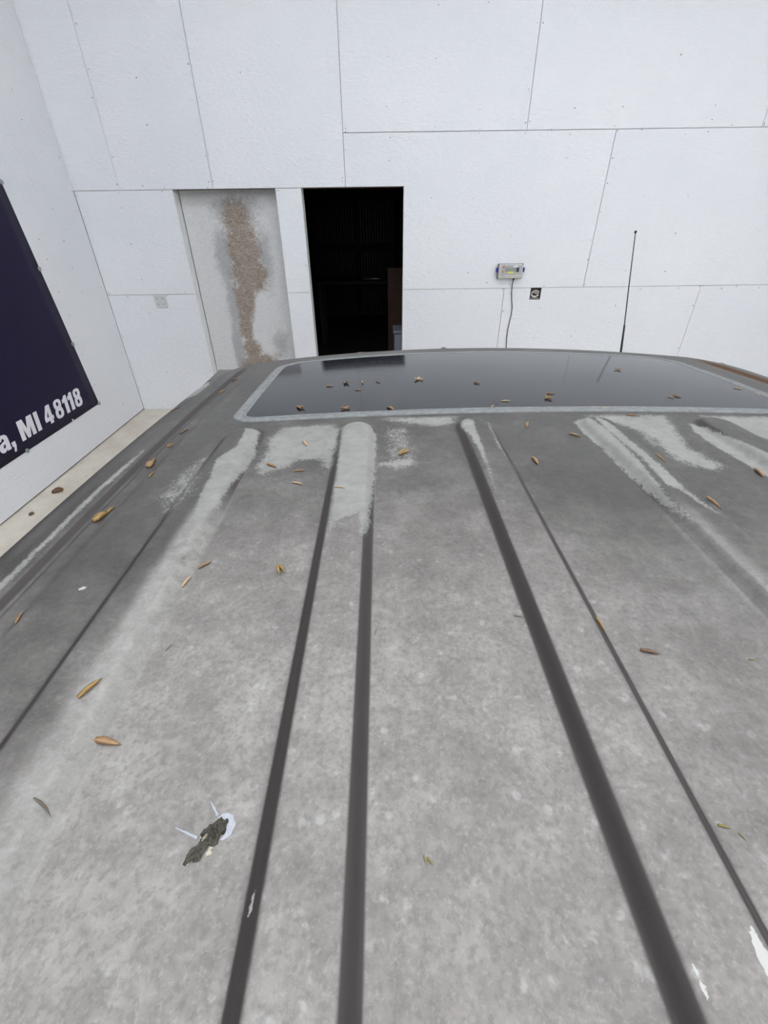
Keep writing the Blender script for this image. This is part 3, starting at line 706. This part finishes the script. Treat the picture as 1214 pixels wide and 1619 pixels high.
# ------------------------------------------------------------------ things on the back wall
mt = empty('wall_meter', (1.302, YB, 1.475)); tag(mt, 'small off-white meter with display and blue side clips on the wall', 'meter')
yF = YB - 0.003
bm = bmesh.new(); add_box(bm, 1.200, 1.444, yF - 0.062, yF, 1.408, 1.535, 0.016); bm_obj('case', bm, M['meter_case'], mt)
bm = bmesh.new(); add_box(bm, 1.192, 1.452, yF - 0.030, yF - 0.012, 1.404, 1.539, 0.006); bm_obj('rear_rim', bm, M['nail'], mt)
fp = box('front_panel', 1.218, 1.432, yF - 0.0645, yF - 0.061, 1.428, 1.528, M['meter_face'], mt)
y0, y1 = yF - 0.0665, yF - 0.0640
box('display', 1.262, 1.372, y0, y1, 1.466, 1.506, M['lcd'], mt)
box('keypad', 1.374, 1.402, y0 - .001, y1, 1.466, 1.506, M['navy_print'], mt)
box('label_strip', 1.287, 1.346, y0 - .002, y1, 1.455, 1.471, M['yellow'], mt)
box('maker_plate', 1.340, 1.385, y0 - .001, y1, 1.508, 1.523, M['pale_print'], mt)
b1 = disc('button', (1.246, y0, 1.512), 0.0125, 0.005, M['red'], mt, 'y'); b1['label'] = 'round red button'
disc('button_ring', (1.246, y0 - .002, 1.512), 0.006, 0.004, M['meter_face'], mt, 'y')
V = [(1.225, y0, 1.464), (1.251, y0, 1.464), (1.238, y0, 1.486)]; V += [(a, y1, c) for a, b, c in V]
mesh_obj('warning_mark', V, [(0, 1, 2), (5, 4, 3), (0, 3, 4, 1), (1, 4, 5, 2), (2, 5, 3, 0)], M['red'], mt)
for x0, x1 in ((1.176, 1.196), (1.448, 1.466)):
    bm = bmesh.new(); add_box(bm, x0, x1, yF - 0.045, yF - 0.010, 1.462, 1.504, 0.006); bm_obj('side_clip', bm, M['blue'], mt)
box('lower_ledge', 1.262, 1.43, y0, y1, 1.432, 1.440, M['meter_case'], mt)
tube('cable_gland', [(1.368, yF - .03, 1.412), (1.368, yF - .03, 1.392), (1.368, yF - .028, 1.384)], [.009, .008, .005], M['black'], mt, 10)
tube('cable', [(1.368, yF - .028, 1.39), (1.366, yF - .016, 1.34), (1.372, yF - .008, 1.27), (1.384, yF - .006, 1.20), (1.400, yF - .006, 1.13), (1.402, yF - .006, 1.06), (1.392, yF - .006, .98), (1.384, yF - .006, .90), (1.386, yF - .006, .80), (1.398, yF - .006, .70), (1.402, yF - .006, .45), (1.40, yF - .006, .12)], .0042, M['black'], mt, 8)

ob = empty('junction_box', (1.628, YB + 0.05, 1.20)); tag(ob, 'open square junction box hole with coiled white wire inside', 'junction box')
bm = bmesh.new(); add_box(bm, 1.572, 1.684, YB + .045, YB + .05, 1.197, 1.309)
for b in ((1.572, 1.577, YB + .0, YB + .05, 1.199, 1.309), (1.679, 1.684, YB + .0, YB + .05, 1.199, 1.309), (1.572, 1.684, YB + .0, YB + .05, 1.199, 1.204), (1.572, 1.684, YB, YB + .05, 1.305, 1.310)): add_box(bm, *b)
bm_obj('box_shell', bm, M['void'], ob)
pts = []
for k in range(46):
    a = 2 * math.pi * k / 20; rr = .040 - .0002 * k
    pts.append((1.628 + rr * math.cos(a), YB + .006 + .0006 * k, 1.262 + .66 * rr * math.sin(a) - (0.0006 * k)))
tube('wire_coil', pts, .0045, M['wire'], ob, 8)
tube('wire_tail', [(1.588, YB + .02, 1.235), (1.612, YB + .012, 1.222), (1.645, YB + .01, 1.226), (1.672, YB + .02, 1.236)], .004, M['wire'], ob, 8)
tube('wire_tail', [(1.582, YB + .01, 1.210), (1.625, YB + .008, 1.212), (1.674, YB + .01, 1.210)], .0035, M['wire'], ob, 8)

ol = empty('wall_outlet', (-2.325, YB, 1.17)); tag(ol, 'square double socket outlet painted over beside the corner', 'outlet')
bm = bmesh.new(); add_box(bm, -2.385, -2.262, YB - .014, YB - .001, 1.172, 1.290, .004); bm_obj('cover_plate', bm, M['outlet'], ol)
for sx in (-2.354, -2.294):
    for sz in (1.258, 1.204):
        bm = bmesh.new(); add_box(bm, sx - .019, sx + .019, YB - .017, YB - .013, sz - .020, sz + .020, .003); s_ = bm_obj('socket', bm, M['outlet'], ol)
        for dx in (-.007, .007): box('slot', sx + dx - .002, sx + dx + .002, YB - .0178, YB - .0165, sz - .003, sz + .010, M['nail'], s_)

# ------------------------------------------------------------------ dropping and dry plant litter on the roof
def rz(u, v): return float(roof_z(u, v))
bd = empty('bird_dropping', (XC - .3555, .107, rz(-.3555, .107))); tag(bd, 'dark dried bird dropping with white splashes on the roof', 'dropping')
a_, b_ = Vector((-.3625, .0955)), Vector((-.3475, .1165)); ax = (b_ - a_).normalized(); nr = Vector((-ax.y, ax.x)); L = (b_ - a_).length
def lump(name, c, rx, ry, rz_, mat, seed, ang=None, n=(14, 9)):
    r = random.Random(seed); V = []; Fc = []; nu_, nv_ = n
    ph = [r.uniform(0, 6.28) for _ in range(6)]
    for j in range(nv_ + 1):
        th = math.pi / 2 * j / nv_
        for i in range(nu_):
            a = 2 * math.pi * i / nu_
            k = 1 + .22 * math.sin(3 * a + ph[0] + 2 * th) + .18 * math.sin(5 * a + ph[1] - 3 * th) + .10 * r.uniform(-1, 1)
            x_, y_ = rx * math.cos(a) * math.cos(th) * k, ry * math.sin(a) * math.cos(th) * k
            z_ = rz_ * math.sin(th) * (1 + .35 * math.sin(7 * a + ph[2]) * math.cos(th)) 
            p = Vector(c) + ax * x_ + nr * y_
            V.append((p.x + XC, p.y, rz(p.x, p.y) - .0003 + z_))
    for j in range(nv_):
        for i in range(nu_):
            Fc.append((j * nu_ + i, j * nu_ + (i + 1) % nu_, (j + 1) * nu_ + (i + 1) % nu_, (j + 1) * nu_ + i))
    return mesh_obj(name, V, Fc, mat, bd, False)
mid_ = (a_ + b_) / 2
lump('clump', mid_ + ax * .0045, .0072, .0052, .0042, M['drop_dark'], 1)
lump('clump', mid_ - ax * .0055, .0078, .0036, .0034, M['drop_dark'], 2)
lump('clump', mid_ + ax * .0090 - nr * .001, .004, .004, .003, M['drop_dark'], 3)
lump('cream_bit', mid_ - ax * .0005 + nr * .0040, .0011, .0009, .0012, M['drop_pale'], 4)
lump('cream_bit', mid_ + ax * .0004 + nr * .0010, .0026, .0007, .0046, M['drop_pale'], 5)
lump('cream_bit', mid_ - ax * .0030 - nr * .0058, .0016, .0014, .0016, M['drop_pale'], 6)
lump('cream_bit', mid_ - ax * .0012 - nr * .0048, .0014, .0011, .0013, M['drop_pale'], 7)
lump('cream_bit', a_ + ax * .0005, .0012, .0007, .0008, M['drop_pale'], 8)
V = []; Fc = []; n = 16                  # crescent splash round the head of the clump
c0 = mid_ + ax * .0062
r_ = random.Random(3)
for k in range(n + 1):
    a = math.radians(-105 + 150 * k / n); t_ = math.sin(math.pi * k / n)
    for q, rr in enumerate((.0062, .0062 + .0042 * t_ + r_.uniform(0, .0010))):
        p = c0 + ax * rr * math.cos(a) + nr * rr * math.sin(a); V.append((p.x + XC, p.y, rz(p.x, p.y) + (.0007 if q == 0 else .00025)))
Fc = [(2 * k, 2 * k + 1, 2 * k + 3, 2 * k + 2) for k in range(n)]
mesh_obj('white_splash', V, Fc, M['white_drop'], bd, True)
for p0, p1, r0 in (((-.3525, .1185), (-.3592, .1262), .0009), ((-.3608, .1075), (-.3755, .1130), .0009)):
    pts = [Vector(p0).lerp(Vector(p1), q / 6) for q in range(7)]
    tube('white_streak', [(p.x + XC, p.y, rz(p.x, p.y) + .0001) for p in pts], [r0 * k for k in (1.4, 1.0, .7, 1.0, .6, .45, .6)], M['white_drop'], bd, 6)

def pod_mesh(name, kind, mat, seed):
    """dry bud husk, 1 unit long along x, lying on z = 0"""
    r = random.Random(seed); V = []; Fc = []
    def blade(x0, x1, y0, y1, wmax, hmax, curl, lift):
        b0 = len(V); n = 9; s = 6
        for i in range(n):
            t = i / (n - 1); wv = wmax * (0.35 + 0.65 * math.sin(math.pi * min(1, t * 0.75 + 0.18))) * (1 - 0.85 * t ** 5); hv = hmax * wv / wmax
            cx = x0 + (x1 - x0) * t; cy = y0 + (y1 - y0) * t + curl * math.sin(math.pi * t); cz = lift * t ** 2
            for k in range(s):
                a = 2 * math.pi * k / s + 0.3
                V.append((cx, cy + wv * math.cos(a) + r.uniform(-.006, .006), cz + max(-0.0, hv * (1 + math.sin(a)) * .9 * (0.72 if k in (1,) else 1)) + r.uniform(0, .008)))
        for i in range(n - 1):
            for k in range(s):
                Fc.append((b0 + i * s + k, b0 + (i + 1) * s + k, b0 + (i + 1) * s + (k + 1) % s, b0 + i * s + (k + 1) % s))
        Fc.append(tuple(b0 + k for k in range(s))); Fc.append(tuple(b0 + (n - 1) * s + k for k in range(s))[::-1])
    if kind == 'pod': blade(-.5, .5, 0, 0, .105, .10, .015, .03)
    elif kind == 'thin': blade(-.5, .5, 0, 0, .08, .075, .03, .05)
    elif kind == 'split': blade(-.5, .45, -.03, -.14, .10, .09, -.03, .10); blade(-.45, .5, .02, .13, .09, .08, .05, .16)
    elif kind == 'star': blade(-.1, .5, 0, .08, .11, .10, .04, .12); blade(.05, -.5, 0, .16, .10, .09, .03, .16); blade(0, .12, -.05, -.42, .10, .09, 0, .10); blade(0, -.12, .05, .36, .08, .08, 0, .2)
    elif kind == 'double': blade(-.5, .12, -.03, .02, .10, .11, -.05, .04); blade(-.45, .15, .06, .03, .07, .09, .06, .07); blade(.08, .5, .02, .06, .055, .06, .03, .03)
    elif kind == 'twig': blade(-.5, .5, 0, 0, .045, .045, .06, .05)
    elif kind == 'lump': blade(-.5, .45, 0, 0, .40, .26, .06, .05); blade(-.3, .5, .1, .2, .22, .30, 0, .1)
    elif kind == 'curl': blade(-.5, .4, -.1, -.05, .09, .10, -.18, .08); blade(-.4, .45, .12, .05, .07, .08, .16, .12)
    me = bpy.data.meshes.new(name); me.from_pydata(V, [], Fc); me.update()
    me.polygons.foreach_set('use_smooth', [True] * len(me.polygons)); me.materials.append(M[mat])
    bm = bmesh.new(); bm.from_mesh(me); bmesh.ops.recalc_face_normals(bm, faces=bm.faces); bm.to_mesh(me); bm.free()
    return me
CACHE = {}
def litter(u, v, ang, L, kind, mat, label, name='dry_husk', cat='husk', z=None, x=None):
    key = (kind, mat)
    if key not in CACHE: CACHE[key] = pod_mesh(name, kind, mat, len(CACHE) + 11)
    o = bpy.data.objects.new(name, CACHE[key]); link(o)
    if z is None:
        on_glass = abs(u) < .50 and .775 < v < 1.25
        z = float(crown(u, v)) + .0020 if on_glass else rz(u, v) + .0002
        e = .004
        zx = (crown(u + e, v) - crown(u - e, v)) / (2 * e) if on_glass else (rz(u + e, v) - rz(u - e, v)) / (2 * e)
        zy = (crown(u, v + e) - crown(u, v - e)) / (2 * e) if on_glass else (rz(u, v + e) - rz(u, v - e)) / (2 * e)
        nrm = Vector((-zx, -zy, 1)).normalized()
    else: nrm = Vector((0, 0, 1))
    q = Vector((0, 0, 1)).rotation_difference(nrm).to_matrix() @ Matrix.Rotation(math.radians(ang), 3, 'Z')
    o.rotation_euler = q.to_euler(); o.scale = (L * 1.15, L * 1.2, L * 1.3)
    o.location = ((XC + u) if x is None else x, v, z)
    return tag(o, label, cat, 'dry husks scattered over the roof' if z is None or x is None else None)
LITTER = [
    (-0.3653, 0.9499, -11, 0.0145, 'pod', 'husk', 'tan husk lying flat on the sunroof glass, leftmost of the row facing the dark doorway'),
    (-0.3320, 0.9649, -73, 0.0210, 'split', 'husk_dark', 'brown split husk on the sunroof, just left of the upright tan one'),
    (-0.2965, 0.9643, -86, 0.0210, 'thin', 'husk', 'narrow tan husk pointing straight ahead on the sunroof below the dark doorway'),
    (-0.3025, 0.9098, -9, 0.0123, 'pod', 'husk', 'brown husk on the sunroof lying crosswise below the upright narrow one'),
    (-0.2611, 0.9635, -55, 0.0149, 'thin', 'husk_dark', 'tiny dark husk on the sunroof right of the four husks below the doorway'),
    (-0.1725, 0.9729, 61, 0.0210, 'star', 'husk_pale', "pale forked husk alone on the sunroof, straight below the doorway's right edge"),
    (-0.0518, 0.9296, -51, 0.0141, 'pod', 'husk_dark', 'dark brown husk lying alone near the middle of the sunroof'),
    (-0.4078, 0.8063, -54, 0.0210, 'split', 'husk', "small chunky brown husk near the sunroof's rear edge, second from its left corner"),
    (-0.3208, 0.7879, 31, 0.0174, 'star', 'husk', "largest forked tan husk cluster at the sunroof's rear edge above the pale rib"),
    (-0.2373, 0.7776, -59, 0.0210, 'pod', 'husk', "tan slanted husk near the sunroof's rear edge, right of the forked cluster"),
    (-0.5002, 0.7646, -22, 0.0157, 'thin', 'husk_dark', "reddish brown husk tucked into the sunroof's rear left corner"),
    (-0.0209, 0.8053, -3, 0.0156, 'thin', 'husk_pale', "long flat pale husk on the sunroof behind the meter's cable"),
    (0.3040, 1.0512, -22, 0.0153, 'star', 'husk', 'star-shaped tan husk cluster on the sunroof right below the antenna'),
    (0.0781, 0.8498, -1, 0.0139, 'pod', 'husk', 'tan husk lying just above the winged cluster on the sunroof'),
    (0.0609, 0.8177, -60, 0.0189, 'star', 'husk_gold', "winged golden husk cluster casting a dark shadow in the sunroof's right half"),
    (0.3046, 0.8287, -44, 0.0113, 'pod', 'husk_pale', 'left one of two touching pale husks on the sunroof'),
    (0.3197, 0.8356, -56, 0.0146, 'pod', 'husk', 'right one of two touching pale husks on the sunroof'),
    (0.4899, 0.9058, -34, 0.0146, 'thin', 'husk_pale', "pale husk near the sunroof's right edge, the farther of two there"),
    (0.5035, 0.8688, -74, 0.0135, 'pod', 'husk_pale', "small pale husk against the sunroof's right edge, nearest the picture border"),
    (0.1496, 0.7649, 0, 0.0152, 'thin', 'husk_pale', "thin pale husk on the sunroof's rear seal at its right half"),
    (-0.0517, 0.7759, 56, 0.0125, 'thin', 'husk_pale', "tiny pale straw bit near the middle of the sunroof's rear edge"),
    (0.1802, 0.7254, -20, 0.0183, 'thin', 'husk', 'long tan husk on the pale peeled paint right behind the sunroof seal'),
    (-0.0139, 0.6869, 67, 0.0210, 'pod', 'husk', 'small upright tan husk on bare roof between the two middle ribs'),
    (0.0472, 0.6394, -41, 0.0161, 'pod', 'husk', 'tan husk on dark paint just left of the peeled right-hand rib tip'),
    (-0.6109, 1.0850, -41, 0.0210, 'pod', 'husk', "tan husk on the roof beside the sunroof's front left corner"),
    (-0.6092, 0.9724, 51, 0.0166, 'split', 'husk', 'brown husk in the drip channel nearest the front left roof corner'),
    (-0.3131, 1.3715, 16, 0.0210, 'pod', 'husk_dark', "small brown husk on the roof's front edge below the dark doorway"),
    (-0.0660, 1.3729, -8, 0.0153, 'pod', 'husk_dark', "tiny dark husk on the roof's front edge right of the doorway"),
    (-0.3744, 0.6367, -67, 0.0198, 'pod', 'husk_pale', 'small pale husk on peeled paint between the two left ribs'),
    (-0.4113, 0.5643, -39, 0.0186, 'pod', 'husk', 'brown slanted husk at the lower edge of the peeled patch'),
    (-0.3682, 0.5444, 2, 0.0153, 'thin', 'husk', 'tan husk lying crosswise, upper of two near the pale rib'),
    (-0.3662, 0.5087, -25, 0.0153, 'thin', 'husk_pale', 'tan husk lying crosswise, lower of two near the pale rib'),
    (-0.6726, 0.8703, 30, 0.0175, 'thin', 'husk_dark', 'thin husk on the left roof rail outside the drip channel'),
    (-0.6011, 0.7285, 66, 0.0184, 'thin', 'husk_dark', "thin brown husk in the left drip channel below the rail's husk"),
    (-0.6018, 0.6694, 64, 0.0134, 'curl', 'husk', 'curled tan husk in the left drip channel'),
    (-0.6025, 0.6041, 91, 0.0287, 'double', 'husk', 'fat brown husk in the left drip channel, nearer than the curled one'),
    (-0.5835, 0.5596, 84, 0.0154, 'thin', 'husk_gold', 'small olive husk just below the fat one in the channel'),
    (-0.4362, 0.3495, 42, 0.0125, 'pod', 'husk', "brown slanted husk below the tip of the left rib's pale streak"),
    (-0.4463, 0.3242, 78, 0.0148, 'thin', 'husk_pale', "straw-coloured husk nearest below the left rib's pale streak"),
    (-0.3565, 0.3364, -66, 0.0142, 'split', 'husk_gold', "upright golden brown husk on plain roof left of the pale rib's foot"),
    (-0.2220, 0.5907, 39, 0.0191, 'split', 'husk_gold', 'golden husk on the pale blotch just right of the pale rib'),
    (-0.0409, 0.5513, -86, 0.0201, 'pod', 'husk', 'upright tan husk alone between the two middle ribs, behind the farther one'),
    (0.1233, 0.5379, -45, 0.0164, 'thin', 'husk', 'thin tan husk on the right edge of the peeled right-hand rib'),
    (0.1222, 0.4220, -60, 0.0172, 'pod', 'husk', 'long tan husk at the lower end of the peeled right-hand rib'),
    (0.2444, 0.5121, -101, 0.0202, 'pod', 'husk', 'tan husk at the right picture border below the sunroof'),
    (-0.6002, 0.4616, 67, 0.0300, 'double', 'husk_gold', 'large golden double husk with stalk beside the left drip channel'),
    (-0.5893, 0.2889, 102, 0.0140, 'thin', 'husk', 'orange husk at the left picture border in the channel'),
    (-0.4688, 0.2002, 60, 0.0162, 'pod', 'husk_gold', "rough golden brown husk on the left rib's bright flank"),
    (-0.4426, 0.1649, -8, 0.0188, 'pod', 'husk', 'large reddish brown husk lying crosswise, nearest of the left ones'),
    (-0.0764, 0.2508, -68, 0.0113, 'pod', 'husk_gold', 'orange husk lodged against the right flank of the middle rib'),
    (-0.0466, 0.2254, -19, 0.0122, 'pod', 'husk_dark', 'large brown husk alone on the roof right of the middle rib'),
    (-0.1384, 0.2647, -23, 0.0081, 'twig', 'twig', 'short dark twig beside the left flank of the middle rib'),
    (-0.2330, 0.0943, -76, 0.0041, 'pod', 'husk_green', "larger of two olive specks near the picture's lower middle"),
    (-0.2303, 0.0936, -48, 0.0041, 'pod', 'husk_green', "smaller of two olive specks near the picture's lower middle"),
    (-0.0656, 0.1070, -17, 0.0056, 'pod', 'husk_green', 'faded olive scrap on the roof near the lower right border'),
    (-0.0585, 0.1019, -65, 0.0041, 'thin', 'husk_green', 'tiny olive scrap beside the faded one near the lower right border'),
    (-0.4314, 0.2445, 62, 0.0072, 'twig', 'twig', 'tiny green-grey twig left of the narrow second rib'),
    (-0.2606, 0.2527, 67, 0.0066, 'twig', 'twig', 'tiny brown twig just right of the second rib'),
    (-0.4558, 0.1220, -28, 0.0134, 'twig', 'twig', "thin grey twig on the left rib's bright flank near the border"),
    (0.0274, 0.2173, -8, 0.0045, 'pod', 'husk_green', 'small olive scrap at the right border right of the large brown husk'),
    (-0.3063, 0.4740, -19, 0.0123, 'thin', 'husk_pale', 'faint straw bit on the pale top of the peeled rib'),
]
for u, v, a, L, k, mt_, lab in LITTER:
    if k == 'twig': litter(u, v, a, L, k, mt_, lab, 'twig', 'twig')
    elif mt_ == 'husk_green': litter(u, v, a, L, k, mt_, lab, 'plant_scrap', 'scrap')
    else: litter(u, v, a, L, k, mt_, lab)
# debris on the floor by the left wall
litter(0, 3.217, 20, 0.07, 'lump', 'husk_dark', 'dark nut-like lump on the floor by the left wall', 'seed_lump', 'debris', FZ, -2.735)
litter(0, 2.88, 70, 0.035, 'lump', 'husk_dark', 'small dark crumb on the floor left of the larger lump', 'seed_lump', 'debris', FZ, -2.735)
